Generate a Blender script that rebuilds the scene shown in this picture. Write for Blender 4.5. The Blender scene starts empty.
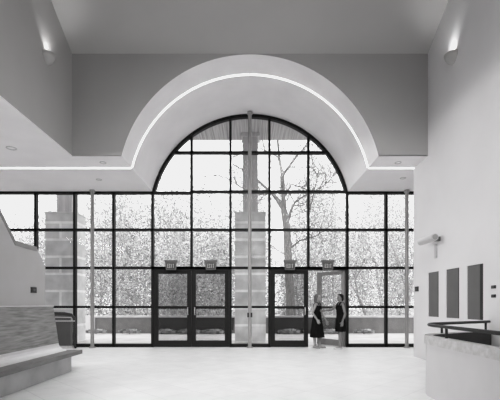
import bpy, bmesh, math, random
from mathutils import Vector, Matrix, noise

# ------------------------------------------------------------------ basics
S = 0.032            # one survey unit in metres
D = 389.0            # camera to window plane, units
EYE = 43.0
random.seed(7)
scn = bpy.context.scene
COL = bpy.data.collections.new('lobby'); scn.collection.children.link(COL)
PI = math.pi

def tag(o, label=None, cat=None, group=None, kind=None):
    if label: o['label'] = label
    if cat: o['category'] = cat
    if group: o['group'] = group
    if kind: o['kind'] = kind
    return o

def empty(name, loc=(0, 0, 0), rz=0.0):
    o = bpy.data.objects.new(name, None); COL.objects.link(o)
    o.location = loc; o.rotation_euler = (0, 0, rz); o.empty_display_size = 0.1
    return o

class MB:
    """collects shapes (in survey units unless s=1) into one mesh object"""
    def __init__(self, s=S):
        self.v = []; self.f = []; self.s = s
    def add(self, vs, fs):
        b = len(self.v)
        self.v += [tuple(p) for p in vs]
        self.f += [tuple(b + i for i in f) for f in fs]
        return self
    def box(self, x0, x1, y0, y1, z0, z1):
        vs = [(x, y, z) for z in (z0, z1) for y in (y0, y1) for x in (x0, x1)]
        return self.add(vs, [(0, 2, 3, 1), (4, 5, 7, 6), (0, 1, 5, 4), (2, 6, 7, 3), (0, 4, 6, 2), (1, 3, 7, 5)])
    def prism(self, poly, a0, a1, axis):
        """poly: 2-D points; axis 'x': (y,z) extruded in x; 'y': (x,z); 'z': (x,y)"""
        def P(p, a):
            return {'x': (a, p[0], p[1]), 'y': (p[0], a, p[1]), 'z': (p[0], p[1], a)}[axis]
        n = len(poly)
        vs = [P(p, a0) for p in poly] + [P(p, a1) for p in poly]
        fs = [tuple(range(n)), tuple(range(2 * n - 1, n - 1, -1))]
        fs += [(i, (i + 1) % n, n + (i + 1) % n, n + i) for i in range(n)]
        return self.add(vs, fs)
    def tube(self, pts, radii, n=10, caps=True):
        pts = [Vector(p) for p in pts]
        if not isinstance(radii, (list, tuple)): radii = [radii] * len(pts)
        rings = []
        ref = None
        for i, p in enumerate(pts):
            a = pts[max(i - 1, 0)]; b = pts[min(i + 1, len(pts) - 1)]
            t = (b - a).normalized()
            if ref is None:
                ref = Vector((0, 0, 1)) if abs(t.z) < .9 else Vector((1, 0, 0))
            u = ref - t * ref.dot(t)
            if u.length < 1e-5: u = t.orthogonal()
            u.normalize(); w = t.cross(u); ref = u
            rings.append([p + (u * math.cos(2 * PI * k / n) + w * math.sin(2 * PI * k / n)) * radii[i] for k in range(n)])
        vs = [q for r in rings for q in r]; fs = []
        for i in range(len(pts) - 1):
            for k in range(n):
                fs.append((i * n + k, i * n + (k + 1) % n, (i + 1) * n + (k + 1) % n, (i + 1) * n + k))
        if caps:
            fs.append(tuple(reversed(range(n)))); fs.append(tuple(range((len(pts) - 1) * n, len(pts) * n)))
        return self.add(vs, fs)
    def ball(self, c, r, nu=14, nv=9):
        if not isinstance(r, (list, tuple)): r = (r, r, r)
        vs = [(c[0], c[1], c[2] - r[2])]
        for j in range(1, nv):
            a = -PI / 2 + PI * j / nv
            for k in range(nu):
                b = 2 * PI * k / nu
                vs.append((c[0] + r[0] * math.cos(a) * math.cos(b), c[1] + r[1] * math.cos(a) * math.sin(b), c[2] + r[2] * math.sin(a)))
        vs.append((c[0], c[1], c[2] + r[2])); L = len(vs) - 1
        fs = [(0, 1 + (k + 1) % nu, 1 + k) for k in range(nu)]
        for j in range(nv - 2):
            for k in range(nu):
                a = 1 + j * nu
                fs.append((a + k, a + (k + 1) % nu, a + nu + (k + 1) % nu, a + nu + k))
        a = 1 + (nv - 2) * nu
        fs += [(a + k, a + (k + 1) % nu, L) for k in range(nu)]
        return self.add(vs, fs)
    def lathe(self, prof, c=(0, 0, 0), n=24, a0=0.0, a1=2 * PI):
        full = abs(a1 - a0 - 2 * PI) < 1e-6
        m = n if full else n + 1
        vs = []
        for r, z in prof:
            for k in range(m):
                a = a0 + (a1 - a0) * k / n
                vs.append((c[0] + r * math.cos(a), c[1] + r * math.sin(a), c[2] + z))
        fs = []
        for i in range(len(prof) - 1):
            for k in range(n):
                k2 = (k + 1) % m
                fs.append((i * m + k, i * m + k2, (i + 1) * m + k2, (i + 1) * m + k))
        return self.add(vs, fs)
    def build(self, name, mat, parent=None, smooth=False, bevel=0, local=None):
        me = bpy.data.meshes.new(name)
        s = self.s
        off = Vector(local) if local else Vector((0, 0, 0))
        me.from_pydata([tuple(Vector(p) * s - off) for p in self.v], [], self.f)
        bm = bmesh.new(); bm.from_mesh(me)
        bmesh.ops.recalc_face_normals(bm, faces=bm.faces)
        bm.to_mesh(me); bm.free()
        if smooth:
            for p in me.polygons: p.use_smooth = True
        me.materials.append(mat)
        o = bpy.data.objects.new(name, me); COL.objects.link(o)
        if parent: o.parent = parent
        elif local: o.location = off
        if bevel:
            md = o.modifiers.new('edge', 'BEVEL'); md.width = bevel; md.segments = 2; md.limit_method = 'ANGLE'
        return o

def structure(o):
    o['kind'] = 'structure'; return o

# ------------------------------------------------------------------ materials (all neutral greys)
def tone(g):
    return (g, g * .982, g * .968, 1) if g < .45 else (g, g * .985, g * .995, 1)

def mat(name, g, rough=0.6, metal=0.0, var=0.0, scale=6.0, bump=0.0, spec=0.4, stretch=(1, 1, 1), detail=4.0):
    m = bpy.data.materials.new(name); m.use_nodes = True
    nt = m.node_tree; b = nt.nodes['Principled BSDF']
    col = tone(g)
    b.inputs['Base Color'].default_value = col
    b.inputs['Roughness'].default_value = rough
    b.inputs['Metallic'].default_value = metal
    b.inputs['Specular IOR Level'].default_value = spec
    if var or bump:
        tc = nt.nodes.new('ShaderNodeTexCoord'); mp = nt.nodes.new('ShaderNodeMapping')
        mp.inputs['Scale'].default_value = stretch
        n = nt.nodes.new('ShaderNodeTexNoise'); n.inputs['Scale'].default_value = scale; n.inputs['Detail'].default_value = detail
        nt.links.new(tc.outputs['Object'], mp.inputs['Vector']); nt.links.new(mp.outputs['Vector'], n.inputs['Vector'])
        if var:
            r = nt.nodes.new('ShaderNodeValToRGB')
            lo, hi = max(g * (1 - var), 0), min(g * (1 + var), 1)
            r.color_ramp.elements[0].position = .3; r.color_ramp.elements[0].color = tone(lo)
            r.color_ramp.elements[1].position = .7; r.color_ramp.elements[1].color = tone(hi)
            nt.links.new(n.outputs['Fac'], r.inputs['Fac']); nt.links.new(r.outputs['Color'], b.inputs['Base Color'])
        if bump:
            bp = nt.nodes.new('ShaderNodeBump'); bp.inputs['Strength'].default_value = bump
            nt.links.new(n.outputs['Fac'], bp.inputs['Height']); nt.links.new(bp.outputs['Normal'], b.inputs['Normal'])
    return m

def brick_mat(name, g1, g2, gm, bw, rh, mortar, rot=(0, 0, 0), rough=.5, offset=.5, var=.1, spec=.4):
    m = bpy.data.materials.new(name); m.use_nodes = True
    nt = m.node_tree; b = nt.nodes['Principled BSDF']
    tc = nt.nodes.new('ShaderNodeTexCoord'); mp = nt.nodes.new('ShaderNodeMapping'); mp.inputs['Rotation'].default_value = rot
    br = nt.nodes.new('ShaderNodeTexBrick'); br.inputs['Scale'].default_value = 1.0
    br.inputs['Brick Width'].default_value = bw; br.inputs['Row Height'].default_value = rh
    br.inputs['Mortar Size'].default_value = mortar; br.offset = offset
    br.inputs['Color1'].default_value = (g1,) * 3 + (1,); br.inputs['Color2'].default_value = (g2,) * 3 + (1,)
    br.inputs['Mortar'].default_value = (gm,) * 3 + (1,)
    nz = nt.nodes.new('ShaderNodeTexNoise'); nz.inputs['Scale'].default_value = 2.5; nz.inputs['Detail'].default_value = 6
    mx = nt.nodes.new('ShaderNodeMix'); mx.data_type = 'RGBA'; mx.blend_type = 'MULTIPLY'; mx.inputs[0].default_value = 1
    rp = nt.nodes.new('ShaderNodeValToRGB')
    rp.color_ramp.elements[0].position = .3; rp.color_ramp.elements[0].color = (1 - var,) * 3 + (1,)
    rp.color_ramp.elements[1].position = .7
    nt.links.new(tc.outputs['Object'], mp.inputs['Vector']); nt.links.new(mp.outputs['Vector'], br.inputs['Vector'])
    nt.links.new(tc.outputs['Object'], nz.inputs['Vector']); nt.links.new(nz.outputs['Fac'], rp.inputs['Fac'])
    nt.links.new(br.outputs['Color'], mx.inputs[6]); nt.links.new(rp.outputs['Color'], mx.inputs[7])
    nt.links.new(mx.outputs[2], b.inputs['Base Color'])
    b.inputs['Roughness'].default_value = rough; b.inputs['Specular IOR Level'].default_value = spec
    return m

def glass_mat(name, tint, refl=.5):
    m = bpy.data.materials.new(name); m.use_nodes = True
    nt = m.node_tree; nt.nodes.clear()
    out = nt.nodes.new('ShaderNodeOutputMaterial'); mx = nt.nodes.new('ShaderNodeMixShader')
    tr = nt.nodes.new('ShaderNodeBsdfTransparent'); tr.inputs['Color'].default_value = (tint,) * 3 + (1,)
    gl = nt.nodes.new('ShaderNodeBsdfGlossy'); gl.inputs['Roughness'].default_value = .02
    fr = nt.nodes.new('ShaderNodeFresnel'); fr.inputs['IOR'].default_value = 1.45
    mu = nt.nodes.new('ShaderNodeMath'); mu.operation = 'MULTIPLY'; mu.inputs[1].default_value = refl
    nt.links.new(fr.outputs[0], mu.inputs[0]); nt.links.new(mu.outputs[0], mx.inputs[0])
    nt.links.new(tr.outputs[0], mx.inputs[1]); nt.links.new(gl.outputs[0], mx.inputs[2]); nt.links.new(mx.outputs[0], out.inputs[0])
    return m

def emit_mat(name, strength):
    m = bpy.data.materials.new(name); m.use_nodes = True
    b = m.node_tree.nodes['Principled BSDF']
    b.inputs['Base Color'].default_value = (.9, .9, .9, 1)
    b.inputs['Emission Color'].default_value = (1, 1, 1, 1); b.inputs['Emission Strength'].default_value = strength
    return m

def leaf_mat(name, lo, hi):
    m = bpy.data.materials.new(name); m.use_nodes = True
    nt = m.node_tree; b = nt.nodes['Principled BSDF']
    tc = nt.nodes.new('ShaderNodeTexCoord'); n = nt.nodes.new('ShaderNodeTexWhiteNoise'); n.noise_dimensions = '3D'
    vm = nt.nodes.new('ShaderNodeVectorMath'); vm.operation = 'SNAP'; vm.inputs[1].default_value = (.16, .16, .16)
    r = nt.nodes.new('ShaderNodeValToRGB')
    r.color_ramp.elements[0].color = (lo,) * 3 + (1,); r.color_ramp.elements[1].color = (hi,) * 3 + (1,)
    nt.links.new(tc.outputs['Object'], vm.inputs[0]); nt.links.new(vm.outputs[0], n.inputs['Vector'])
    nt.links.new(n.outputs['Value'], r.inputs['Fac']); nt.links.new(r.outputs['Color'], b.inputs['Base Color'])
    b.inputs['Roughness'].default_value = .7
    return m

M = {}
M['floor'] = brick_mat('pale_stone_tile', .80, .76, .60, .62, .62, .006, rot=(0, 0, PI / 4), rough=.36, offset=0.0, var=.14, spec=.9)
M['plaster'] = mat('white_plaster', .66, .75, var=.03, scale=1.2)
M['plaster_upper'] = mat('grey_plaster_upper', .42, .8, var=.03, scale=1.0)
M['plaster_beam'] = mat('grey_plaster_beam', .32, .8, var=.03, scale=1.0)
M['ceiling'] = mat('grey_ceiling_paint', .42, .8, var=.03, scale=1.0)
M['vault'] = mat('vault_plaster', .84, .7, var=.04, scale=1.3)
M['soffit'] = mat('soffit_plaster', .86, .75, var=.03, scale=1.3)
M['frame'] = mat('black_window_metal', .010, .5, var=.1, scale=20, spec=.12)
M['frame_lit'] = mat('frame_metal_skylit', .16, .4, var=.1, scale=20, spec=.4)  # same frame metal, made lighter for the sky light on the open leaf
M['pole'] = mat('painted_steel_pole', .29, .35, metal=.25, var=.04, scale=8)
M['glass'] = glass_mat('clear_glass', .93, .12)
M['door_glass'] = glass_mat('grey_tinted_glass', .76, .15)
M['strip'] = emit_mat('strip_light_diffuser', 2.6)
M['lampglow'] = emit_mat('lamp_glow', 5.0)
M['chrome'] = mat('brushed_steel', .55, .3, metal=.8, var=.05, scale=30)
M['sign_body'] = mat('sign_grey_metal', .085, .5, var=.08, scale=30)
M['sign_face'] = mat('sign_dark_face', .02, .5, var=.05, scale=30)
M['sign_text'] = mat('sign_letter_grey', .32, .5, var=.03, scale=30)
M['wood'] = mat('bench_board_wood', .23, .5, var=.42, scale=5, stretch=(6, .5, 6), detail=6)
M['seatwood'] = mat('bench_seat_polished', .62, .28, var=.08, scale=5, stretch=(4, .5, 4))
M['bench_edge'] = mat('bench_edge_wood', .15, .45, var=.2, scale=6, stretch=(4, .6, 4))
M['bench_base'] = brick_mat('bench_base_stone', .56, .48, .34, .95, .8, .01, rot=(PI / 2, 0, PI / 2), rough=.6, var=.3)
M['parapet'] = mat('stair_wall_plaster', .44, .75, var=.03, scale=2)
M['parapet_cap'] = mat('stair_wall_cap', .25, .6, var=.06, scale=4)
M['dark'] = mat('dark_panel', .06, .55, var=.08, scale=4)
M['niche'] = mat('niche_grey_panel', .11, .55, var=.1, scale=2)
M['void'] = mat('painted_shade', .03, .8, var=.1, scale=3)  # near-black that stands in for shade in panel gaps and stairwell
M['black'] = mat('black_plastic', .015, .45, var=.1, scale=20)
M['cap'] = mat('guard_cap_stone', .46, .45, var=.16, scale=14)
M['guard'] = mat('guard_wall_plaster', .52, .6, var=.03, scale=2)
M['rail'] = mat('dark_handrail', .016, .45, var=.1, scale=10, spec=.25)
M['white'] = mat('white_enamel', .48, .4, var=.03, scale=10)
M['stone'] = brick_mat('pier_limestone', .82, .66, .97, 1.6, .62, .045, rot=(PI / 2, 0, 0), rough=.8, var=.3)
M['concrete'] = mat('cast_concrete', .52, .8, var=.12, scale=3, stretch=(4, 4, .4))
M['slats'] = mat('canopy_boards', .42, .8, var=.35, scale=9, stretch=(3, .05, 1))
M['lowwall'] = mat('low_wall_dark_stone', .18, .8, var=.15, scale=3)
M['dark_stone'] = mat('dark_planter_stone', .035, .8, var=.15, scale=3)
M['lowcap'] = mat('low_wall_pale_coping', .55, .7, var=.1, scale=4)
M['paving'] = mat('pale_paving', .50, .8, var=.15, scale=1.2)
M['lawn'] = mat('pale_ground', .42, .9, var=.4, scale=2.5)
M['bark'] = mat('pale_bark', .34, .9, var=.35, scale=6, stretch=(3, 3, .7))
M['bark_grey'] = mat('grey_bark', .17, .9, var=.4, scale=6, stretch=(3, 3, .7))
M['leaf_pale'] = leaf_mat('pale_leaves', .2, .6)
M['leaf_mid'] = leaf_mat('mid_leaves', .06, .78)
M['leaf_far'] = leaf_mat('far_leaves', .16, .5)
M['leaf_dark'] = leaf_mat('shrub_leaves', .06, .6)
M['skin'] = mat('skin', .24, .55, var=.06, scale=30)
M['skin_dim'] = mat('skin_tanned', .15, .55, var=.06, scale=30)
M['dress'] = mat('black_cloth', .006, .95, var=.3, scale=40, spec=.05)
M['hair_fair'] = mat('fair_hair', .09, .6, spec=.15, var=.45, scale=60, stretch=(1, 1, .2))
M['hair_dark'] = mat('dark_hair', .01, .7, spec=.08, var=.3, scale=60, stretch=(1, 1, .2))
M['shoe'] = mat('pale_shoe_leather', .5, .5, var=.06, scale=20)
M['shoe_dark'] = mat('sandal_leather', .2, .5, var=.06, scale=20)
M['eye'] = mat('eye_dark', .03, .2, var=.05, scale=30)
M['lip'] = mat('lips', .18, .5, var=.05, scale=30)

# ------------------------------------------------------------------ the room
FR = .757 * D                    # front face of the arch beam
XW = 134.7                       # upper side walls / right wall
ZS = 155.0                       # soffit height
R, ZC = 100.0, 132.0             # vault radius and centre height
XG = math.sqrt(R * R - (ZS - ZC) ** 2)
YB = -95.0                       # rear wall
YE = .823 * D                    # far end of the right wall
XL, XR = -292.0, 233.0
ZT = 232.4                       # ceiling at the beam
YK, ZK = 150.0, 232.4 + .52 * (FR - 150.0)

structure(MB().box(XL, XR, YB, D + 4, -6, 0).build('floor', M['floor']))
c = MB()
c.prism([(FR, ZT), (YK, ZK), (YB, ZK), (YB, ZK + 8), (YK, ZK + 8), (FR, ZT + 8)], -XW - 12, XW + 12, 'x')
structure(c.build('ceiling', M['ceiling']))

def arch_poly_wall(y0, y1, x0, x1, zt):
    """solid wall above the soffit with the round arch cut out of its bottom"""
    mb = MB(); n = 64; aa = math.asin((ZS - ZC) / R)
    arc = [(R * math.cos(aa + (PI - 2 * aa) * k / n), ZC + R * math.sin(aa + (PI - 2 * aa) * k / n)) for k in range(n + 1)]
    for y in (y0, y1):
        b = len(mb.v)
        vs = [];
        for (x, z) in arc: vs.append((x, y, z)); vs.append((x, y, zt))
        fs = [(2 * k, 2 * k + 1, 2 * k + 3, 2 * k + 2) for k in range(n)]
        mb.add(vs, fs)
        mb.add([(x0, y, ZS), (-XG, y, ZS), (-XG, y, zt), (x0, y, zt)], [(0, 1, 2, 3)])
        mb.add([(x1, y, ZS), (XG, y, ZS), (XG, y, zt), (x1, y, zt)], [(0, 1, 2, 3)])
    return mb
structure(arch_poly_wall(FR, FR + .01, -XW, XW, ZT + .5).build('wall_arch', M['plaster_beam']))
structure(arch_poly_wall(D + 3, D + 6, XL - 40, XR + 40, 262).build('wall_front', M['plaster']))
# vault surface
mb = MB(); n = 96; aa = math.asin((ZS - ZC) / R)
vs = []
for k in range(n + 1):
    a = aa + (PI - 2 * aa) * k / n
    for y in (FR, D + 6): vs.append((R * math.cos(a), y, ZC + R * math.sin(a)))
mb.add(vs, [(2 * k, 2 * k + 1, 2 * k + 3, 2 * k + 2) for k in range(n)])
structure(mb.build('ceiling_vault', M['vault'], smooth=True))
# flat soffit, both sides of the vault and along the left aisle
mb = MB()
mb.box(-XW, -XG, FR, D + 6, ZS, ZS + .5)
mb.box(XL, -XW, YB, D + 6, ZS, ZS + .5)
mb.box(XG, XW, FR, D + 6, ZS, ZS + .5)
mb.box(XW, XR, YE - 2, D + 6, ZS, ZS + .5)
structure(mb.build('ceiling_soffit', M['soffit']))
structure(MB().box(XL - 40, XR + 40, FR, D + 6, 262, 266).build('ceiling_slab', M['plaster']))
# upper left wall and its box
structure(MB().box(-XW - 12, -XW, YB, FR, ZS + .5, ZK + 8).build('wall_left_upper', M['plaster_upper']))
structure(MB().box(XL - 8, XL, YB, D + 6, 0, 262).build('wall_left', M['plaster']))
structure(MB().box(XR, XR + 8, YE - 2, D + 6, 0, 262).build('wall_recess', M['plaster']))
structure(MB().box(XL, XW + 12, YB - 8, YB, 0, ZK + 8).build('wall_rear', M['plaster']))
# right wall with three tall openings
def dep(px, X=XW): return X / (px - 250.0) * D
niches = [(dep(438.6), dep(428.2)), (dep(459.2), dep(446)), (dep(483.2), dep(467))]
NZ0, NZ1 = 33.6, 66.6
ys = sorted([YB, YE] + [v for a in niches for v in a])
mb = MB()
mb.box(XW, XW + 12, YB, YE, -.5, NZ0); mb.box(XW, XW + 12, YB, YE, NZ1, ZK + 8)
for i in range(len(ys) - 1):
    if any(abs(ys[i] - a) < 1e-6 for a, b in niches): continue
    mb.box(XW, XW + 12, ys[i], ys[i + 1], NZ0, NZ1)
structure(mb.build('wall_right', M['plaster']))
structure(MB().box(XW + 12, XR + 8, YE - 8, YE - 2, 0, 262).build('wall_return', M['plaster']))
for (a, b), txt in zip(niches, ('narrow grey recessed wall panel nearest the window and poles', 'middle grey recessed wall panel of the three on the right wall',
                                'widest grey recessed wall panel, above the stair guard')):
    gw = .24 if txt.startswith('widest') else .12
    t = empty('wall_panel', Vector((XW + 5, (a + b) / 2, NZ0)) * S)
    tag(t, txt, 'panel', 'tall recessed panels in the right wall')
    loc = t.location
    MB().box(XW + .5, XW + 2.0, a + (gw + .01) * (b - a), b - .02, NZ0 + .05, NZ1 - .05).build('panel_face', M['niche'], t, local=loc)
    MB().box(XW + .6, XW + 2.0, a + .02, a + gw * (b - a), NZ0 + .05, NZ1 - .05).build('gap_shade_strip', M['void'], t, local=loc)  # solid dark strip painting the shade at the panel's near edge
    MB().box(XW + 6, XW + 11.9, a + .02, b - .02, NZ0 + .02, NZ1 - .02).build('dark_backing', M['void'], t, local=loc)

# ------------------------------------------------------------------ glazed front: window_1 with frame and panes
GX = [-97.2 + 38.85 * k for k in range(-5, 9)]            # mullion centres
GZ = [1.6, 40.0, 79.0, 117.0, 155.0, 194.0]
HW, HD = 1.2, 2.2
win = structure(empty('window_1', Vector((0, D, 0)) * S)); wl = win.location
doorbays = [(-97.2, -58.35), (-58.35, -19.5), (19.35, 58.2), (58.2, 97.05)]
def in_door(x0, x1): return any(abs(x0 - a) < 1 and abs(x1 - b) < 1 for a, b in doorbays)
def arc_half(z): return math.sqrt(max((R - 2.5) ** 2 - (z - ZC) ** 2, 0))
mb = MB()
for x in GX:
    if abs(x) < 90: zt = ZC + math.sqrt((R - 2) ** 2 - x * x)
    else: zt = ZS
    if abs(x) < 60 and abs(x + 58.35) > 1 and abs(x - 58.2) > 1: z0 = 0
    else: z0 = 0
    if abs(x + 58.35) < 1 or abs(x - 58.2) < 1: z0 = 79
    mb.box(x - HW, x + HW, D - HD, D + HD, z0, zt)
xs = sorted(GX + [XL, XR])
for z in GZ:
    h = HW if z > 10 else 1.8
    if z > 160:
        w = arc_half(z); mb.box(-w, w, D - HD, D + HD, z - h, z + h); continue
    for i in range(len(xs) - 1):
        if z < 79 and in_door(xs[i], xs[i + 1]): continue
        zz = z - 1.2 if abs(z - ZS) < 1 and abs(xs[i]) >= 97 or abs(z - ZS) < 1 and xs[i] > 90 else z
        mb.box(xs[i], xs[i + 1], D - HD, D + HD, zz - h, zz + h)
# arch ring
n = 72; vs = []
for k in range(n + 1):
    a = aa + (PI - 2 * aa) * k / n
    for (r, y) in ((R, D - HD - .4), (R - 3, D - HD - .4), (R - 3, D + HD), (R, D + HD)):
        vs.append((r * math.cos(a), y, ZC + r * math.sin(a)))
mb.add(vs, [(4 * k + j, 4 * k + (j + 1) % 4, 4 * k + 4 + (j + 1) % 4, 4 * k + 4 + j) for k in range(n) for j in range(4)])
structure(mb.build('window_frame', M['frame'], win, local=wl))
mb = MB()
for i in range(len(xs) - 1):
    x0, x1 = xs[i], xs[i + 1]
    z0 = 79 if in_door(x0, x1) else 1
    mb.add([(x0, D, z0), (x1, D, z0), (x1, D, ZS), (x0, D, ZS)], [(0, 1, 2, 3)])
vs = []
for k in range(49):
    a = aa + (PI - 2 * aa) * k / 48
    vs += [((R - 1) * math.cos(a), D, ZC + (R - 1) * math.sin(a)), ((R - 1) * math.cos(a), D, ZS)]
mb.add(vs, [(2 * k, 2 * k + 1, 2 * k + 3, 2 * k + 2) for k in range(48)])
structure(mb.build('window_pane', M['glass'], win, local=wl))

# ------------------------------------------------------------------ doors
def make_door(idx, xa, xb, hinge_right, angle, jamb_l, jamb_r, fm=None):
    """leaf between xa and xb; origin at the hinge"""
    hx = xb - 1.4 if hinge_right else xa + 1.4
    d = structure(empty('door_%d' % idx, Vector((hx, D, 0)) * S))
    x0, x1 = (xa + jamb_l) - hx, (xb - jamb_r) - hx
    st = 4.2
    f = MB()
    f.box(x0, x0 + st, -1.6, 1.6, .3, 76.5); f.box(x1 - st, x1, -1.6, 1.6, .3, 76.5)
    f.box(x0 + st, x1 - st, -1.6, 1.6, 73, 76.5); f.box(x0 + st, x1 - st, -1.6, 1.6, .3, 6.6)
    f.box(x0 + st, x1 - st, -1.6, 1.6, 38.2, 41.0)
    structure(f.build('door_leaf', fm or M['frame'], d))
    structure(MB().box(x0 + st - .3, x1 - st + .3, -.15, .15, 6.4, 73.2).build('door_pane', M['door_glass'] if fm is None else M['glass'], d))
    hz = 36.5
    px = (x0 + st * .8) if hinge_right else (x1 - st * .8)
    for sgn in (-1,):
        h = MB(); h.tube([(px, -1.6, hz - 4), (px, -3.4, hz - 4), (px, -3.4, hz + 3), (px, -1.6, hz + 3)], .5, 8)
        structure(h.build('door_handle', M['chrome'], d, smooth=True))
    h = MB(); h.box(x0 + st * .5, x1 - st * .5, -3.0, -2.4, 39.0, 40.2); h.box(x0 + st * .5, x0 + st * .8, -2.6, -1.5, 38.6, 40.4); h.box(x1 - st * .8, x1 - st * .5, -2.6, -1.5, 38.6, 40.4)
    structure(h.build('push_bar', M['frame'], d))
    d.rotation_euler = (0, 0, angle)
    return d
make_door(1, -97.2, -58.35, False, 0, 1.4, .15)
make_door(2, -58.35, -19.5, True, 0, .15, 1.4)
make_door(3, 19.35, 58.2, False, 0, 1.4, .15)
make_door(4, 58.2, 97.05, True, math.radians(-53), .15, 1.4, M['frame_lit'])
# door heads
for k, (a, b) in enumerate(((-97.2, -19.5), (19.35, 97.05))):
    structure(MB().box(a, b, D - HD, D + HD, 76.5, 80).build('trim_%d' % (k + 1), M['frame']))

# ------------------------------------------------------------------ strip lights on vault and soffit
YS_ = .823 * D
def strip_arc(a0, a1, label):
    mb = MB(); n = 24; vs = []
    for k in range(n + 1):
        a = a0 + (a1 - a0) * k / n
        for (r, y) in ((R - .05, YS_ - .6), (R - .7, YS_ - .6), (R - .7, YS_ + .6), (R - .05, YS_ + .6)):
            vs.append((r * math.cos(a), y, ZC + r * math.sin(a)))
    mb.add(vs, [(4 * k + j, 4 * k + (j + 1) % 4, 4 * k + 4 + (j + 1) % 4, 4 * k + 4 + j) for k in range(n) for j in range(4)])
    m = 4 * n; mb.add(vs[:4] + vs[m:m + 4], [(0, 1, 2, 3), (4, 5, 6, 7)])
    tag(mb.build('ceiling_strip_light', M['strip']), label, 'light', 'thin strip lights across soffit and vault')
g = .006
strip_arc(PI * .5 + g, PI * .5 + .66, 'white strip light curving left from the crown of the vault')
strip_arc(PI * .5 + .66 + g, PI - aa - g, 'white strip light curving down to the left foot of the vault')
strip_arc(PI * .5 - .66, PI * .5 - g, 'white strip light curving right from the crown of the vault')
strip_arc(aa + g, PI * .5 - .66 - g, 'white strip light curving down to the right foot of the vault')
tag(MB().box(-280, -XG - .6, YS_ - .6, YS_ + .6, ZS - .65, ZS + .1).build('ceiling_strip_light', M['strip']),
    'long straight strip light across the left soffit above the bench', 'light', 'thin strip lights across soffit and vault')
tag(MB().box(XG + .6, XW + 1, YS_ - .6, YS_ + .6, ZS - .65, ZS + .1).build('ceiling_strip_light', M['strip']),
    'short straight strip light on the soffit ending at the right wall', 'light', 'thin strip lights across soffit and vault')

# recessed downlights
def downlight(px, py, label, r=3.6):
    d = (ZS - EYE) / (304 - py) * D; X = (px - 250) * d / D
    t = empty('recessed_downlight', Vector((X, d, ZS)) * S); tag(t, label, 'light', 'recessed downlights in the soffit')
    MB().lathe([(r * .72, -.05), (r * .78, -.5), (r, -.35), (r, 0)], n=24).build('trim_ring', M['chrome'], t, smooth=True)
    MB().lathe([(0, -.08), (r * .74, -.08)], n=24).build('diffuser', M['soffit'], t)
downlight(11.5, 148, 'recessed downlight in the left aisle soffit, nearest the camera')
downlight(103, 162.5, 'recessed downlight in the left soffit just before the strip light', 2.6)
downlight(99, 179.5, 'recessed downlight in the left soffit between strip light and window', 2.6)
downlight(398, 162.5, 'recessed downlight in the right soffit just before the strip light', 2.6)
downlight(403, 178, 'recessed downlight in the right soffit between strip light and window', 2.6)

# ------------------------------------------------------------------ steel poles
def pole(px, top, label, box=False):
    Y = .982 * D; X = (px - 250) * Y / D
    t = empty('steel_pole', Vector((X, Y, 0)) * S); tag(t, label, 'pole', 'round steel poles before the glass')
    MB().tube([(0, 0, .8), (0, 0, top)], 1.75, 16).build('shaft', M['pole'], t, smooth=False)
    MB().lathe([(0, .9), (3.0, .9), (3.2, .6), (3.2, 0), (0, 0)], n=20).build('base_plate', M['pole'], t)
    MB().lathe([(0, top + .01), (2.6, top + .01), (2.6, top - 2), (1.7, top - 2.2)], n=20).build('top_collar', M['pole'], t)
    if box:
        for s in (-1, 1):
            MB().box(s * 1.6 - .9, s * 1.6 + .9, -2.6, -.6, 30, 34.5).build('socket_box', M['black'], t)
pole(92.3, ZS - .1, 'tall pale steel pole before the glass on the left, by the bench')
pole(249.8, ZC + math.sqrt(R * R) - .6, 'tallest steel pole rising to the crown of the arch', True)
pole(406.8, ZS - .1, 'tall pale steel pole before the glass beside the right wall')

# ------------------------------------------------------------------ exit signs
def letters(txt, x0, z0, w, h, t, y0, y1):
    mb = MB(); k = len(txt); cw = w / (k + (k - 1) * .25)
    for i, ch in enumerate(txt):
        x = x0 + i * cw * 1.25
        if ch == 'E':
            mb.box(x, x + t, y0, y1, z0, z0 + h)
            for q in (0, .5, 1): mb.box(x + t, x + cw, y0, y1, z0 + q * (h - t), z0 + q * (h - t) + t)
        if ch == 'I': mb.box(x + cw / 2 - t / 2, x + cw / 2 + t / 2, y0, y1, z0, z0 + h)
        if ch == 'T':
            mb.box(x + cw / 2 - t / 2, x + cw / 2 + t / 2, y0, y1, z0, z0 + h - t); mb.box(x, x + cw, y0, y1, z0 + h - t, z0 + h)
        if ch == 'X':
            mb.prism([(x, z0), (x + t, z0), (x + cw, z0 + h), (x + cw - t, z0 + h)], y0, y1, 'y')
            mb.prism([(x + cw - t, z0), (x + cw, z0), (x + t, z0 + h), (x, z0 + h)], y0, y1, 'y')
    return mb
sign_txt = ['grey exit sign over the first door from the left', 'grey exit sign over the second door from the left',
            'grey exit sign over the closed door beside the woman in the long dress', 'grey exit sign over the open doorway where the two people stand']
for px, lab in zip((171, 210.8, 289.8, 327.8), sign_txt):
    Y = D - 8; X = (px - 250) * Y / D; zc = EYE + (304 - 265) * Y / D
    t = empty('exit_sign', Vector((X, Y, zc - 4.8)) * S); tag(t, lab, 'sign', 'exit signs over the doors')
    MB().prism([(-4.7, 0), (4.7, 0), (5.6, 7.6), (-5.6, 7.6)], -1.2, 1.2, 'y').build('housing', M['sign_body'], t)
    MB().prism([(-5.9, 7.6), (5.9, 7.6), (6.5, 9.4), (-6.5, 9.4)], -1.7, 1.7, 'y').build('hood', M['sign_body'], t)
    MB().box(-3.9, 3.9, -1.5, -1.2, .9, 6.8).build('sign_face', M['sign_face'], t)
    letters('EXIT', -3.3, 1.8, 6.6, 4.1, .62, -1.7, -1.5).build('lettering', M['sign_text'], t)
    MB().box(-2.2, 2.2, 1.2, 8 - HD + .2, 1.2, 3.4).build('bracket', M['sign_body'], t)

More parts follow.
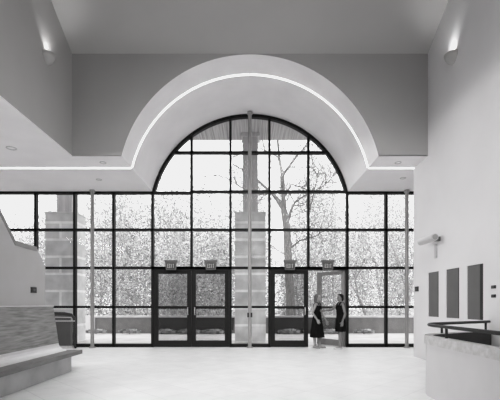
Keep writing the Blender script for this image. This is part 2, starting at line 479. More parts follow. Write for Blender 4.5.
# ------------------------------------------------------------------ sconces
def sconce(side, label):
    Y = .662 * D; z = EYE + 248 * .662
    t = empty('wall_sconce', Vector((side * XW, Y, z)) * S); tag(t, label, 'light', 'half bowl uplights high on the side walls')
    prof = [(.5, -5.6), (1.9, -5.2), (3.6, -3.8), (5.0, -1.6), (5.8, .9), (5.5, .9), (4.6, -1.5), (3.2, -3.5), (1.6, -4.7)]
    a0 = PI / 2 if side > 0 else -PI / 2
    MB().lathe(prof, n=20, a0=a0, a1=a0 + PI).build('bowl', M['plaster_upper'], t, smooth=True)
    MB().ball((-side * 2.0, 0, -2.4), (.9, .9, 1.1)).build('bulb', M['lampglow'], t, smooth=True)
    L = bpy.data.lights.new('sconce_lamp', 'SPOT'); L.energy = 30; L.spot_size = math.radians(100); L.spot_blend = 1.0; L.shadow_soft_size = .07
    lo = bpy.data.objects.new('sconce_lamp', L); COL.objects.link(lo)
    lo.location = Vector((side * (XW - 3.8), Y, z - .8)) * S
    lo.rotation_euler = Vector((side * .12, 0, 1)).to_track_quat('-Z', 'Y').to_euler()
sconce(-1, 'half bowl wall sconce high on the left wall, glowing upward')
sconce(1, 'half bowl wall sconce high on the right wall, glowing upward')

# ------------------------------------------------------------------ things on the right wall
Yl0, Yl1, Xl, Zl = .686 * D, .745 * D, 127.0, 89.0
t = empty('wall_lamp', Vector((XW, Yl0 + 4, Zl)) * S); tag(t, 'white tube shaped wall lamp on the right wall above the recessed panels', 'lamp')
lw = t.location
MB().tube([(Xl, Yl0, Zl), (Xl, Yl0 + .8, Zl), (Xl, Yl1 - .5, Zl), (Xl, Yl1, Zl)], [2.35, 2.55, 2.55, 2.35], 24).build('tube_housing', M['white'], t, local=lw)
MB().tube([(Xl, Yl0 - .25, Zl), (Xl, Yl0 + .1, Zl)], 1.9, 24).build('end_disc', M['pole'], t, local=lw)
MB().box(Xl + 1.5, XW, Yl0 + 8, Yl0 + 10.5, Zl - 1.3, Zl + 1.7).build('mounting_arm', M['sign_body'], t, local=lw)
MB().box(XW - 1.0, XW, Yl0 + 13, Yl0 + 15.4, Zl - 13, Zl - 3.0).build('mounting_strip', M['white'], t, local=lw)
def plate(px, py, h, label, X=XW, side=1, w=None, mt='black'):
    d = X / abs(px - 250) * D; z = EYE + (304 - py) * d / D
    t = empty('switch_plate', Vector((side * X, d, z)) * S); tag(t, label, 'switch plate')
    w = w or h * .8
    MB().box(-side * .5 if side > 0 else 0, 0 if side > 0 else .5, -w, w, -h / 2, h / 2).build('plate', M[mt], t)
    a, b = ((-.75, -.5) if side > 0 else (.5, .75))
    MB().box(a, b, -w * .4, w * .4, -h * .22, h * .22).build('button', M['sign_body'], t)
plate(417, 289, 3.9, 'small black switch plate on the right wall near the window')
plate(494, 287, 1.7, 'upper of two tiny black switch plates at the right edge', w=1.8)
plate(494, 296, 1.7, 'lower of two tiny black switch plates at the right edge', w=1.8)

# ------------------------------------------------------------------ curved stair guard on the right
def rounded_path(pts, r, n=12):
    out = [Vector(pts[0])]
    for i in range(1, len(pts) - 1):
        p, a, b = Vector(pts[i]), Vector(pts[i - 1]), Vector(pts[i + 1])
        u, w = (a - p).normalized(), (b - p).normalized()
        ang = math.acos(max(-1, min(1, u.dot(w)))); d = r / math.tan(ang / 2)
        cen = p + (u + w).normalized() * (r / math.sin(ang / 2))
        s, e = p + u * d - cen, p + w * d - cen
        tot = s.angle_signed(e) if False else math.atan2(s.x * e.y - s.y * e.x, s.dot(e))
        for k in range(n + 1):
            q = tot * k / n; cq, sq = math.cos(q), math.sin(q)
            out.append(cen + Vector((s.x * cq - s.y * sq, s.x * sq + s.y * cq)))
    out.append(Vector(pts[-1])); return out
def offset_path(path, d):
    out = []
    for i, p in enumerate(path):
        a, b = path[max(i - 1, 0)], path[min(i + 1, len(path) - 1)]
        t = (b - a).normalized(); q = p + Vector((t.y, -t.x)) * d; q.x = min(q.x, XW - .3); out.append(q)
    return out
def ribbon(path, d0, d1, z0, z1):
    A, B = offset_path(path, d0), offset_path(path, d1); mb = MB(); vs = []
    for a, b in zip(A, B): vs += [(a.x, a.y, z0), (b.x, b.y, z0), (b.x, b.y, z1), (a.x, a.y, z1)]
    n = len(A)
    fs = [(4 * i + j, 4 * i + (j + 1) % 4, 4 * i + 4 + (j + 1) % 4, 4 * i + 4 + j) for i in range(n - 1) for j in range(4)]
    fs += [(0, 1, 2, 3), tuple(4 * (n - 1) + j for j in (3, 2, 1, 0))]
    return mb.add(vs, fs)
gp = rounded_path([(82.5, -60), (82.7, 191.5), (XW - .3, 220)], 20)
t = empty('stair_guard', Vector((90, 120, 0)) * S); gl = t.location
tag(t, 'curved white low wall around the stair opening with a grey stone cap', 'low wall')
ribbon(gp, .4, 3.4, 0, 24.2).build('guard_wall', M['guard'], t, local=gl)
ribbon(gp, -.3, 3.3, 24.2, 28.2).build('stone_cap', M['cap'], t, local=gl)
ribbon(gp, 3.3, 3.9, .2, 27.9).build('inner_shade_lining', M['void'], t, local=gl)  # shade on the guard's inner face, put in as a near-black layer
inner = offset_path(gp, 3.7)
MB().prism([(p.x, p.y) for p in inner] + [(XW - .3, -60)], .05, .4, 'z').build('stair_landing', M['void'], t, local=gl)  # landing in near-black, stairwell shade put into its colour
rp = offset_path(gp, 1.8)
t = empty('handrail', Vector((90, 120, 28.2)) * S); gl = t.location
tag(t, 'dark curved handrail on short posts along the low wall', 'handrail')
MB().tube([(p.x, p.y, 33.1) for p in rp], .75, 12).build('rail', M['rail'], t, smooth=True, local=gl)
def on_path(path, y=None, x=None):
    for a, b in zip(path, path[1:]):
        if y is not None and (a.y - y) * (b.y - y) <= 0 and a.y != b.y:
            k = (y - a.y) / (b.y - a.y); return a + (b - a) * k
for yy in (60, 112, .43 * D, .508 * D, .557 * D):
    p = on_path(rp, y=yy)
    if p: MB().tube([(p.x, p.y, 28.2), (p.x, p.y, 33.0)], .6, 10).build('post', M['rail'], t, local=gl)

# ------------------------------------------------------------------ left: stair wall and bench
XP = -129.5
def pd(px): return -XP / (250 - px) * D
def ph(px, py): return EYE + (304 - py) * pd(px) / D
prof = [(pd(45.3), 0), (pd(45.3), ph(45.3, 267)), (pd(36.5), ph(36.5, 247)), (pd(15), ph(15, 240.5)), (pd(5), ph(5, 220)), (pd(-40), ph(-40, 128)), (pd(-40), 0)]
t = empty('stair_wall', Vector((XP - 4, pd(20), 0)) * S); sl = t.location
tag(t, 'pale grey stepped stair wall behind the wooden bench', 'stair wall')
MB().prism(prof, XP - 7, XP, 'x').build('wall_panel', M['parapet'], t, local=sl)
cp = prof[2:6]
mb = MB()
for (a, b) in zip(cp, cp[1:]):
    k = 2.6
    mb.prism([a, b, (b[0], b[1] - k), (a[0], a[1] - k)], XP - 7.4, XP + .35, 'x')
mb.build('cap_strip', M['parapet_cap'], t, local=sl)
plate(33.3, 290, 3.4, 'small dark switch plate on the stair wall above the bench', X=-XP, side=-1, w=2.9)

# bench
Y1b, Y0b = .645 * D, .16 * D
t = empty('bench', Vector((-118, 180, 0)) * S); bl = t.location
tag(t, 'long wooden bench with a tall board back along the stair wall', 'bench')
MB().box(-129, -114.5, Y0b, Y1b - 1.5, 0, 10.8).build('base', M['bench_base'], t, local=bl)
MB().box(-128.5, -109.2, Y0b, Y1b + 2.5, 10.8, 13.2).build('seat', M['bench_edge'], t, local=bl)
# polished seat surface curving up into the back
cur = [(-117.6, 13.25), (-118.6, 13.6), (-120.2, 14.2), (-121.8, 15.3), (-122.6, 16.6), (-122.9, 18)]
low = [(-124.4, 18), (-124.4, 13.2), (-117.6, 13.2)]
MB().prism(cur + low, Y0b, Y1b - 1, 'y').build('curved_seat_top', M['seatwood'], t, local=bl)
back = [(-122.9, 18), (-126.2, 40.3), (-126.4, 41.4), (-129.0, 41.4), (-128.6, 18), (-124.4, 17.5)]
MB().prism(back, Y0b, Y1b - 1, 'y').build('backrest', M['wood'], t, local=bl)
MB().box(-129.2, -126.0, Y0b, Y1b - .8, 41.4, 42.1).build('back_cap', M['seatwood'], t, local=bl)

# guard behind the bench near the window
t = empty('guard_rail', Vector((-184, .968 * D, 0)) * S); tag(t, 'dark solid guard rail beside the window behind the bench end', 'guard rail')
MB().box(-34, 10.5, -1.0, 1.0, 2.6, 33).build('panel', M['dark'], t)
MB().box(10.5, 11.9, -1.3, 1.3, 1, 26).build('end_stile', M['sign_body'], t)
MB().box(-34, 13.5, -1.5, 1.5, 0, 2.6).build('plinth', M['cap'], t)
MB().tube([(-34, 0, 34.4), (4, 0, 33.6), (11, 0, 32.4), (13.6, 0, 29.5), (14.2, 0, 24), (13.4, 0, 12), (14.0, 0, 3), (15.5, 0, .2)], [1.7, 1.7, 1.6, 1.4, 1.1, 1.0, 1.0, 1.1], 12).build('top_rail', M['black'], t, smooth=True)
MB().tube([(-34, -1.4, 31), (12, -1.4, 30)], .45, 8).build('slim_rail', M['white'], t, smooth=True)
MB().tube([(-34, -1.4, 26.6), (15, -1.4, 26.6)], .55, 8).build('slim_rail', M['white'], t, smooth=True)

# ------------------------------------------------------------------ outdoors
structure(MB().box(-1500, 1500, D + 4.2, 640, -3, -.4).build('ground_paving', M['paving']))
structure(MB().box(-2500, 2500, 640, 3200, -6, -1).build('ground_lawn', M['lawn']))
t = structure(MB().box(-330, 330, D + 6, 468, 240, 252).build('ceiling_canopy', M['slats']))
for px, lab in ((60.5, 'stone pier with concrete column outside the left windows'), (250.3, 'stone pier with concrete column outside behind the middle pole')):
    Y = 1.13 * D; X = (px - 250) * 1.13
    t = empty('stone_pier', Vector((X, Y, -.4)) * S); tag(t, lab, 'pier', 'limestone piers outside the glass')
    MB().box(-17.5, 17.5, 0, 26, 0, 146).build('pier', M['stone'], t, bevel=.01)
    MB().box(-18.1, 18.1, -.6, 26.6, 146, 147.6).build('coping', M['stone'], t)
    MB().box(-8.7, 8.7, 9, 26, 147.6, 240).build('column', M['concrete'], t)
    MB().box(-10.5, 10.5, 7, 27, 236.5, 240.3).build('column_head', M['concrete'], t)
YW = 1.48 * D
t = empty('low_wall', Vector((0, YW, -.4)) * S); tag(t, 'long dark low wall with pale coping across the terrace outside', 'low wall')
MB().box(-290, 420, 0, 12, 0, 23.4).build('wall_face', M['lowwall'], t)
MB().box(-291, 421, -1.4, 13.4, 23.4, 25.8).build('coping', M['lowcap'], t)
for x in (-236,): MB().box(x - 7, x + 7, -2.2, 0, 0, 23.4).build('buttress', M['concrete'], t)

for x0, x1, lab in ((-141, -24, 'long dark planter box outside, behind the left pair of doors'), (30, 141, 'long dark planter box outside, behind the doors where the two people stand')):
    t = empty('planter_box', Vector(((x0 + x1) / 2, YW - 7, -.4)) * S); tag(t, lab, 'planter', 'dark planters before the terrace wall')
    hw = (x1 - x0) / 2
    MB().prism([(-hw, 5.5), (hw, 5.5), (hw + 1, 22.6), (-hw - 1, 22.6)], -4, 4, 'y').build('box', M['dark_stone'], t)
    MB().box(-hw - 1.6, hw + 1.6, -4.6, 4.6, 22.6, 23.6).build('rim', M['dark_stone'], t)
    for s in (-.8, 0, .8): MB().box(s * hw - 3, s * hw + 3, -2, 3.5, 0, 5.5).build('foot', M['dark_stone'], t)

def leaves(mb, c, r, n, size, rnd, shell=.35, zbias=0.0, clump=0):
    """small leaf blades scattered through an ellipsoid, in clumps"""
    cl = []
    for _ in range(clump or 1):
        while True:
            p = Vector((rnd.uniform(-1, 1), rnd.uniform(-1, 1), rnd.uniform(-1, 1)))
            if p.length < 1: break
        cl.append(p)
    vs = []; fs = []
    for i in range(n):
        while True:
            if clump:
                q = rnd.choice(cl); p = q + Vector((rnd.gauss(0, 1), rnd.gauss(0, 1), rnd.gauss(0, 1))) * .17
            else:
                p = Vector((rnd.uniform(-1, 1), rnd.uniform(-1, 1), rnd.uniform(-1, 1)))
            if p.length < 1.05: break
        if zbias and rnd.random() < zbias * (p.z + 1) / 2: continue
        P = Vector((c[0] + p.x * r[0], c[1] + p.y * r[1], c[2] + p.z * r[2]))
        if P.z < 2: continue
        a = Vector((rnd.gauss(0, 1), rnd.gauss(0, 1), rnd.gauss(0, 1))).normalized(); b = a.orthogonal().normalized()
        s = size * rnd.uniform(.6, 1.3); w = s * .42
        k = len(vs)
        vs += [P - a * s * .5, P + b * w * .5, P + a * s * .5, P - b * w * .5]; fs.append((k, k + 1, k + 2, k + 3))
    mb.add(vs, fs)

def branches(mb, tips, p, d, L, r, lev, rnd):
    n = 4; pts = [p]; rad = [r]; q = Vector(p); dd = Vector(d).normalized()
    for i in range(n):
        dd = (dd + Vector((rnd.gauss(0, .14), rnd.gauss(0, .14), rnd.gauss(.05, .1)))).normalized()
        q = q + dd * L / n; pts.append(q.copy()); rad.append(r * (1 - .55 * (i + 1) / n))
    mb.tube(pts, rad, 6 if lev else 8)
    tips.append(q)
    if lev <= 0: return
    for k in range(rnd.choice((2, 3))):
        i = rnd.choice((2, 3, 4)); ax = dd.orthogonal().normalized(); ax.rotate(Matrix.Rotation(rnd.uniform(0, 2 * PI), 3, dd))
        nd = (dd + ax * rnd.uniform(.5, 1.0)).normalized()
        branches(mb, tips, pts[i], nd, L * rnd.uniform(.55, .75), rad[i] * .7, lev - 1, rnd)

def tree(px, dr, top_py, half_px, nleaf, size, leafm, label, seed, name='leafy_tree', group='trees beyond the low wall', zb=.25, base_py=None, clump=160):
    rnd = random.Random(seed); Y = dr * D; k = dr
    X = (px - 250) * k; ztop = EYE + (304 - top_py) * k; zb0 = -45 if base_py is None else EYE + (304 - base_py) * k
    t = empty(name, Vector((X, Y, -1)) * S); tag(t, label, 'tree' if 'tree' in name else 'shrub', group)
    rx = half_px * k
    mb = MB(); tips = []
    H = ztop
    branches(mb, tips, (0, 0, 0), (rnd.uniform(-.1, .1), 0, 1), H * .46, H * .010 + .5, 3, rnd)
    mb.build('trunk', M['bark'], t)
    lv = MB(); leaves(lv, (0, 0, (ztop + zb0) / 2), (rx, min(rx, 42), (ztop - zb0) / 2), nleaf, size / S, rnd, zbias=zb, clump=clump)
    lv.build('foliage', leafm, t)

# nearer row behind the low wall, then a farther pale row
rows = [
 (14, 1.75, 225, 30, 2600, 'mid_leaves', 'pale leafy tree seen through the leftmost windows above the stair wall', 'leaf_pale'),
 (96, 1.72, 212, 27, 3000, '', 'leafy tree behind the left pole, right of the left pier', 'leaf_mid'),
 (139, 1.80, 222, 27, 4200, '', 'bushy tree behind the first bay left of the doors', 'leaf_mid'),
 (176, 1.70, 236, 25, 4200, '', 'dense bushy tree behind the first door from the left', 'leaf_mid'),
 (212, 1.76, 232, 25, 4200, '', 'dense bushy tree behind the second door from the left', 'leaf_mid'),
 (300, 1.72, 240, 24, 3600, '', 'bushy tree behind the closed door beside the woman in the long dress', 'leaf_mid'),
 (334, 1.80, 226, 24, 3600, '', 'bushy tree behind the open doorway', 'leaf_mid'),
 (369, 1.74, 205, 26, 4200, '', 'leafy tree behind the bay right of the open doorway', 'leaf_mid'),
 (404, 1.80, 190, 24, 4200, '', 'leafy tree behind the right pole', 'leaf_mid'),
]
for i, (px, dr, top, hp, nl, _, lab, lm) in enumerate(rows):
    dr = (1.68, 1.94, 1.68, 1.94, 1.68, 2.08, 1.86, 2.06, 1.70)[i]
    tree(px, dr, top - 24, hp, nl * 5, .11, M[lm], lab, 100 + i)
far = [
 (55, 2.4, 218, 34, 2600, 'pale distant tree behind the left pier'),
 (118, 2.5, 200, 38, 3200, 'pale distant tree rising behind the left pole bays'),
 (185, 2.6, 196, 40, 3200, 'pale distant tree rising above the left pair of doors'),
 (245, 2.4, 205, 34, 3000, 'pale distant tree behind the middle pier'),
 (318, 2.5, 180, 36, 3200, 'pale distant tree right of the bare branching tree'),
 (385, 2.6, 186, 40, 4000, 'pale distant tree behind the right hand bays'),
]
for i, (px, dr, top, hp, nl, lab) in enumerate(far):
    dr = (2.3, 2.62)[i % 2]
    tree(px, dr, top - 38, hp, nl * 8, .17, M['leaf_pale'], lab, 300 + i, group='pale distant trees', zb=.1)

# far woodland edge, a countless mass of twigs and leaves
rnd = random.Random(77); lv = MB()
for i in range(46):
    X = -1150 + 2300 * i / 45 + rnd.uniform(-20, 20); Y = 3.25 * D + rnd.uniform(-60, 60)
    h = rnd.uniform(250, 400) * (1.0 if X < 0 else 1.12)
    leaves(lv, (X, Y, h * .32), (62, 40, h * .68), 1500, .34 / S, rnd, zbias=.75)
tag(lv.build('woodland', M['leaf_far']), 'pale distant woodland edge filling the view behind the trees', 'woodland', kind='stuff')

# the bare branching tree right of the middle pier
rnd = random.Random(5); k = 1.62; Yt = k * D
def IP(px, py, dy=0): return Vector(((px - 250) * k, dy, EYE + (304 - py) * k))
base = Vector(((291 - 250) * k, Yt, 0))
t = empty('bare_tree', Vector((0, Yt, -.4)) * S); tag(t, 'large bare tree with forking limbs right of the middle pier', 'tree')
mb = MB(); tips = []
mb.tube([IP(292, 333), IP(290, 290), IP(288, 255), IP(287, 230), IP(284, 210)], [9, 7, 6.4, 6, 5.4], 10)
limbs = [([(284, 210), (278, 199), (272, 192), (262, 182), (246, 170), (232, 162)], 4.2, 1.0),
         ([(284, 210), (283, 192), (282, 176), (280, 158), (277, 140), (272, 118)], 4.2, 1.0),
         ([(282, 176), (290, 165), (298, 154), (308, 143), (318, 128)], 2.4, .8),
         ([(287, 224), (291, 210), (296, 200), (307, 195), (320, 188)], 2.6, .7),
         ([(284, 198), (292, 182), (301, 186), (309, 191)], 1.5, .6),
         ([(272, 192), (264, 196), (252, 192), (226, 176), (205, 172)], 1.6, .6),
         ([(310, 210), (314, 190), (318, 172), (313, 160), (312, 144)], 1.2, .5),
         ([(280, 158), (270, 150), (258, 146), (244, 150)], 1.3, .5),
         ([(288, 250), (300, 240), (316, 236), (330, 226)], 1.8, .6),
         ([(320, 188), (330, 180), (336, 170), (338, 160)], .9, .5)]
for pts, r0, r1 in limbs:
    P = [IP(a, b, rnd.uniform(-10, 10)) for a, b in pts]
    P[0] = IP(pts[0][0], pts[0][1])
    n = len(P); mb.tube(P, [r0 + (r1 - r0) * i / (n - 1) for i in range(n)], 8)
    for i in range(1, n):
        for _ in range(4):
            d = (P[i] - P[i - 1]).normalized(); ax = d.orthogonal(); ax.rotate(Matrix.Rotation(rnd.uniform(0, 2 * PI), 3, d))
            branches(mb, tips, P[i - 1].lerp(P[i], rnd.random()), d + ax * .9, rnd.uniform(16, 40), .7, 2, rnd)
mb.build('trunk', M['bark_grey'], t)
lv = MB()
for tp in tips:
    if rnd.random() < .5: leaves(lv, tp, (9, 9, 9), 4, .13 / S, rnd)
lv.build('foliage', M['leaf_pale'], t)

# low shrubs at the foot of the low wall
for i, (px, lab) in enumerate(((96, 'low shrub at the wall foot behind the left pole'), (130, 'low shrub at the wall foot left of the doors'),
        (165, 'low shrub at the wall foot behind the first door'), (189, 'low shrub at the wall foot between the first two doors'), (213, 'low shrub at the wall foot behind the second door'),
        (289, 'low shrub at the wall foot behind the closed door beside the woman'), (329, 'low shrub at the wall foot between the two people'),
        (364, 'low shrub at the wall foot right of the open doorway'))):
    rnd = random.Random(900 + i); Y = YW - 17; kk = Y / D
    t = empty('low_shrub', Vector(((px - 250) * kk, Y, -.4)) * S); tag(t, lab, 'shrub', 'low shrubs along the terrace wall')
    mb = MB()
    for _ in range(7):
        a = rnd.uniform(0, 2 * PI); mb.tube([(0, 0, 0), (5 * math.cos(a), 2 * math.sin(a), 7)], [.5, .2], 5)
    mb.build('stem', M['bark'], t)
    lv = MB(); leaves(lv, (0, 0, 3.5), (16, 3.2, 4.0), 1000, .09 / S, rnd)
    lv.build('foliage', M['leaf_dark'], t)

# ------------------------------------------------------------------ people
def limb(mb, pts, rad, n=12):
    """tapered limb with round ends (metres)"""
    P = [Vector(p) for p in pts]
    Q = [P[0]]; RR = [rad[0]]
    for i in range(1, len(P)):
        for k in range(1, 5):
            Q.append(P[i - 1].lerp(P[i], k / 4)); RR.append(rad[i - 1] + (rad[i] - rad[i - 1]) * k / 4)
    mb.tube(Q, RR, n)
    for p, r in zip(P, rad): mb.ball(p, r * .99, 12, 8)

def hand(mb, w, d, side, curl=.5):
    """w wrist, d direction of the fingers, side: direction of the thumb"""
    d = Vector(d).normalized(); s = Vector(side); s = (s - d * s.dot(d)).normalized(); nrm = d.cross(s)
    w = Vector(w)
    for k in (-.5, 0, .5): limb(mb, [w + s * .02 * k, w + d * .085 + s * .055 * k], [.017, .015], 8)
    for i, (off, L) in enumerate(((.034, .07), (.012, .08), (-.011, .074), (-.032, .058))):
        a = w + d * .085 + s * off
        b = a + (d + nrm * curl * .3 + s * off * 2).normalized() * L * .5; c_ = b + (d + nrm * curl).normalized() * L * .5
        limb(mb, [a, b, c_], [.0095, .0085, .007], 8)
    a = w + d * .03 + s * .026; b = a + (d * .6 + s * .8).normalized() * .038; c_ = b + (d + s * .25 + nrm * .2).normalized() * .03
    limb(mb, [a, b, c_], [.011, .0095, .008], 8)

def person(loc, rz, label, legs, arms, skin, H, dress_rings, straps, hairf, hairm, shoem, head_turn=0):
    t = empty('person', loc, rz); tag(t, label, 'person')
    mb = MB(1.0)
    for (foot_x, y, yaw) in legs:
        s = 1 if y > 0 else -1
        limb(mb, [(0, s * .085, .88), (foot_x * .5 + .015, y * .95, .47), (foot_x - .012, y, .34), (foot_x, y, .09)], [.088, .056, .055, .036])
        cy, sy = math.cos(yaw), math.sin(yaw)
        limb(mb, [(foot_x - .035 * cy, y - .035 * sy, .04), (foot_x + .08 * cy, y + .08 * sy, .038), (foot_x + .165 * cy, y + .165 * sy, .026)], [.036, .033, .024])
    mb.ball((-.01, 0, .93), (.115, .165, .125), 18, 12); mb.ball((0, 0, 1.08), (.088, .122, .14), 18, 12)
    mb.ball((.0, 0, 1.25), (.102, .145, .16), 18, 12); mb.ball((.06, .06, 1.25), (.06, .06, .06)); mb.ball((.06, -.06, 1.25), (.06, .06, .06))
    limb(mb, [(0, -.14, 1.36), (-.01, 0, 1.385), (0, .14, 1.36)], [.052, .06, .052])
    limb(mb, [(-.01, 0, 1.37), (.012, 0, 1.50)], [.053, .048])
    for A in arms:
        limb(mb, [A['s'], A['e'], A['w']], [.045, .036, .024])
        m_ = Vector(A['e']).lerp(Vector(A['w']), .3); mb.ball(m_, .037, 12, 8)
        hand(mb, A['w'], A['d'], A['t'], A.get('curl', .5))
    # head
    mb.ball((.012, 0, 1.575), (.094, .074, .098), 18, 12); mb.ball((.045, 0, 1.525), (.062, .055, .066), 16, 10)
    mb.ball((.078, 0, 1.478), (.026, .03, .02), 12, 8)
    limb(mb, [(.098, 0, 1.575), (.119, 0, 1.542)], [.009, .0135], 8)
    for s in (-1, 1): mb.ball((.005, s * .074, 1.553), (.02, .009, .03), 10, 8)
    tmp = mb.build('tmp', M[skin])
    md = tmp.modifiers.new('r', 'REMESH'); md.mode = 'VOXEL'; md.voxel_size = .0058; md.use_smooth_shade = True
    sm = tmp.modifiers.new('s', 'SMOOTH'); sm.iterations = 3; sm.factor = .5
    dg = bpy.context.evaluated_depsgraph_get(); dg.update()
    me = bpy.data.meshes.new_from_object(tmp.evaluated_get(dg)); me.name = 'body'
    bpy.data.objects.remove(tmp, do_unlink=True)
    body = bpy.data.objects.new('body', me); COL.objects.link(body); body.parent = t
    # eyes and mouth
    for s in (-1, 1):
        MB(1.0).ball((.094, s * .032, 1.572), (.009, .014, .0075), 10, 8).build('eye', M['eye'], t, smooth=True)
    MB(1.0).ball((.104, 0, 1.509), (.007, .024, .007), 12, 8).build('mouth', M['lip'], t, smooth=True)
    # dress: loft of ellipses
    n = 36; vs = []; rings = dress_rings
    for (z, rx, ry, cx, fold) in rings:
        for q in range(n):
            a = 2 * PI * q / n; f = 1 + fold * math.sin(a * 9 + z * 3)
            vs.append((cx + rx * f * math.cos(a), ry * f * math.sin(a), z))
    fs = [(i * n + q, i * n + (q + 1) % n, (i + 1) * n + (q + 1) % n, (i + 1) * n + q) for i in range(len(rings) - 1) for q in range(n)]
    dm = MB(1.0).add(vs, fs)
    for s in (-1, 1):
        dm.tube([(.095, s * .07, 1.32), (.07, s * .085, 1.40), (.0, s * .095, 1.43), (-.07, s * .085, 1.40), (-.10, s * .07, 1.30)], straps, 8)
    dr = dm.build('dress', M['dress'], t, smooth=True)
    sd = dr.modifiers.new('thick', 'SOLIDIFY'); sd.thickness = .006; sd.offset = 1
    ss = dr.modifiers.new('soft', 'SUBSURF'); ss.levels = 1; ss.render_levels = 1
    hb = MB(1.0); hairf(hb); ho = hb.build('hair', M[hairm], t, smooth=True)
    rm = ho.modifiers.new('r', 'REMESH'); rm.mode = 'VOXEL'; rm.voxel_size = .008; rm.use_smooth_shade = True
    for (foot_x, y, yaw) in legs:
        sb = MB(1.0); cy, sy = math.cos(yaw), math.sin(yaw)
        limb(sb, [(foot_x - .05 * cy, y - .05 * sy, .03), (foot_x + .07 * cy, y + .07 * sy, .026), (foot_x + .175 * cy, y + .175 * sy, .02)], [.038, .04, .03])
        # flatten to the ground
        sb.v = [(p[0], p[1], max(p[2], 0.002)) for p in sb.v]
        sb.build('shoe', M[shoem], t, smooth=True)
    t.scale = (H, H, H)
    return t

def hair_long(hb):
    hb.ball((-.012, 0, 1.592), (.094, .084, .098), 16, 12); hb.ball((-.05, 0, 1.50), (.06, .082, .11), 16, 12)
    for s in (-1, 1):
        limb(hb, [(.035, s * .06, 1.63), (.0, s * .085, 1.55), (-.02, s * .09, 1.45), (-.02, s * .085, 1.40)], [.022, .026, .028, .014], 8)
def hair_short(hb):
    hb.ball((-.014, 0, 1.594), (.093, .082, .096), 16, 12); hb.ball((-.055, 0, 1.535), (.05, .066, .075), 16, 12)
    limb(hb, [(.04, -.05, 1.655), (.06, 0, 1.662), (.04, .05, 1.655)], [.022, .024, .022], 8)
    for s in (-1, 1): limb(hb, [(.01, s * .068, 1.62), (-.005, s * .078, 1.56)], [.018, .012], 8)

# woman in the long dress, turned towards the right
person(Vector((67.2 * .978, .978 * D, 0)) * S, math.radians(-28),
       'woman in a long black sleeveless dress standing in the doorway with arms lowered',
       [(.05, .075, .1), (-.05, -.07, -.35)],
       [dict(s=(0, -.165, 1.35), e=(-.06, -.27, 1.10), w=(.07, -.235, .90), d=(.45, .12, -.8), t=(.8, .2, .3)),
        dict(s=(0, .165, 1.35), e=(.07, .24, 1.08), w=(.21, .24, .86), d=(.35, 0, -.9), t=(.9, -.2, .2))],
       'skin', 1.0,
       [(.33, .225, .245, .0, .05), (.50, .205, .225, 0, .045), (.70, .175, .205, 0, .03), (.92, .135, .182, -.005, .0), (1.07, .105, .14, 0, 0), (1.17, .118, .15, .006, 0),
        (1.26, .138, .162, .014, 0), (1.33, .115, .15, .006, 0)],
       .014, hair_long, 'hair_fair', 'shoe_dark')
# person in the short dark dress, facing left, reaching out
person(Vector(((340.6 - 250) * .958, .958 * D, 0)) * S, math.radians(180 + 12),
       'person in a short dark sleeveless dress reaching one arm toward the woman',
       [(.06, .075, -.1), (-.03, -.07, .1)],
       [dict(s=(0, .165, 1.35), e=(-.03, .25, 1.08), w=(.05, .235, .85), d=(.15, 0, -1), t=(.9, -.2, 0)),
        dict(s=(.02, -.165, 1.35), e=(.22, -.17, 1.20), w=(.46, -.12, 1.17), d=(1, .05, -.05), t=(.1, .3, .95), curl=.3)],
       'skin_dim', 1.0,
       [(.53, .155, .185, .0, .03), (.70, .158, .192, 0, .02), (.92, .138, .184, -.008, .0), (1.07, .108, .142, 0, 0), (1.17, .12, .152, .006, 0),
        (1.26, .138, .164, .014, 0), (1.34, .115, .155, .004, 0)],
       .024, hair_short, 'hair_dark', 'shoe')

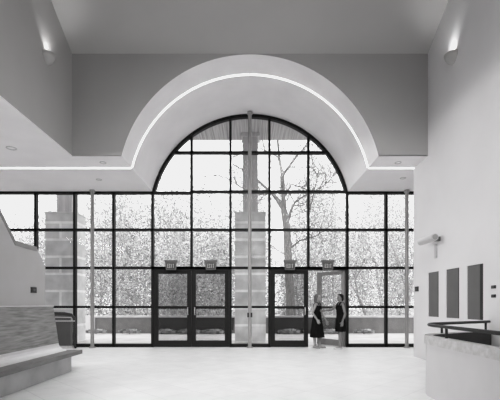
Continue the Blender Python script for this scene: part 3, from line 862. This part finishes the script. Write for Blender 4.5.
# ------------------------------------------------------------------ light
w = bpy.data.worlds.new('sky'); scn.world = w; w.use_nodes = True
nt = w.node_tree; bg = nt.nodes['Background']
tc = nt.nodes.new('ShaderNodeTexCoord'); sx = nt.nodes.new('ShaderNodeSeparateXYZ'); rp_ = nt.nodes.new('ShaderNodeValToRGB')
nt.links.new(tc.outputs['Generated'], sx.inputs[0]); nt.links.new(sx.outputs['Z'], rp_.inputs['Fac'])
rp_.color_ramp.elements[0].color = (.93, .93, .94, 1); rp_.color_ramp.elements[1].color = (1, 1, 1, 1)
nt.links.new(rp_.outputs['Color'], bg.inputs['Color']); bg.inputs['Strength'].default_value = 3.4

def area(name, loc, target, sx_, sy_, e):
    L = bpy.data.lights.new(name, 'AREA'); L.shape = 'RECTANGLE'; L.size = sx_; L.size_y = sy_; L.energy = e
    o = bpy.data.objects.new(name, L); COL.objects.link(o); o.location = Vector(loc) * S
    o.rotation_euler = (Vector(target) - Vector(loc)).to_track_quat('-Z', 'Y').to_euler(); return o
a_ = area('floor_fill', (0, 60, ZK - 6), (0, 385, 0), 4, 5, 385); a_.data.spread = math.radians(66)  # added fill under the ceiling, unseen, brightens the floor towards the window
area('ceiling_fill', (0, 20, 150), (0, 190, 320), 6, 2, 115)  # unseen fill aimed upward, added to lift the ceiling
a_ = area('right_wall_fill', (-270, 105, ZS - 9), (134, 270, 30), 5, .3, 300); a_.data.spread = math.radians(115)  # fill added out of view on the left to light the lower right wall
sun = bpy.data.lights.new('sun', 'SUN'); sun.energy = 2.0; sun.angle = math.radians(4)
so = bpy.data.objects.new('sun', sun); COL.objects.link(so); so.rotation_euler = Vector((.45, .55, -1)).to_track_quat('-Z', 'Y').to_euler()

# ------------------------------------------------------------------ camera
cam = bpy.data.cameras.new('camera'); co = bpy.data.objects.new('camera', cam); COL.objects.link(co)
cam.sensor_width = 36; cam.lens = D / 500 * 36; cam.shift_y = 104 / 500.0; cam.shift_x = 0
cam.clip_start = .05; cam.clip_end = 500
co.location = (0, 0, EYE * S); co.rotation_euler = (PI / 2, 0, 0)
scn.camera = co
scn.view_settings.view_transform = 'Standard'
scn.view_settings.look = 'None'
scn.view_settings.exposure = 0
vs_ = scn.view_settings; vs_.use_curve_mapping = True
cm = vs_.curve_mapping; cm.extend = 'HORIZONTAL'; cv = cm.curves[3]
cv.points[0].location = (0, 0); cv.points[-1].location = (1, .87)
cv.points.new(.3, .3); cv.points.new(.62, .62); cm.update()
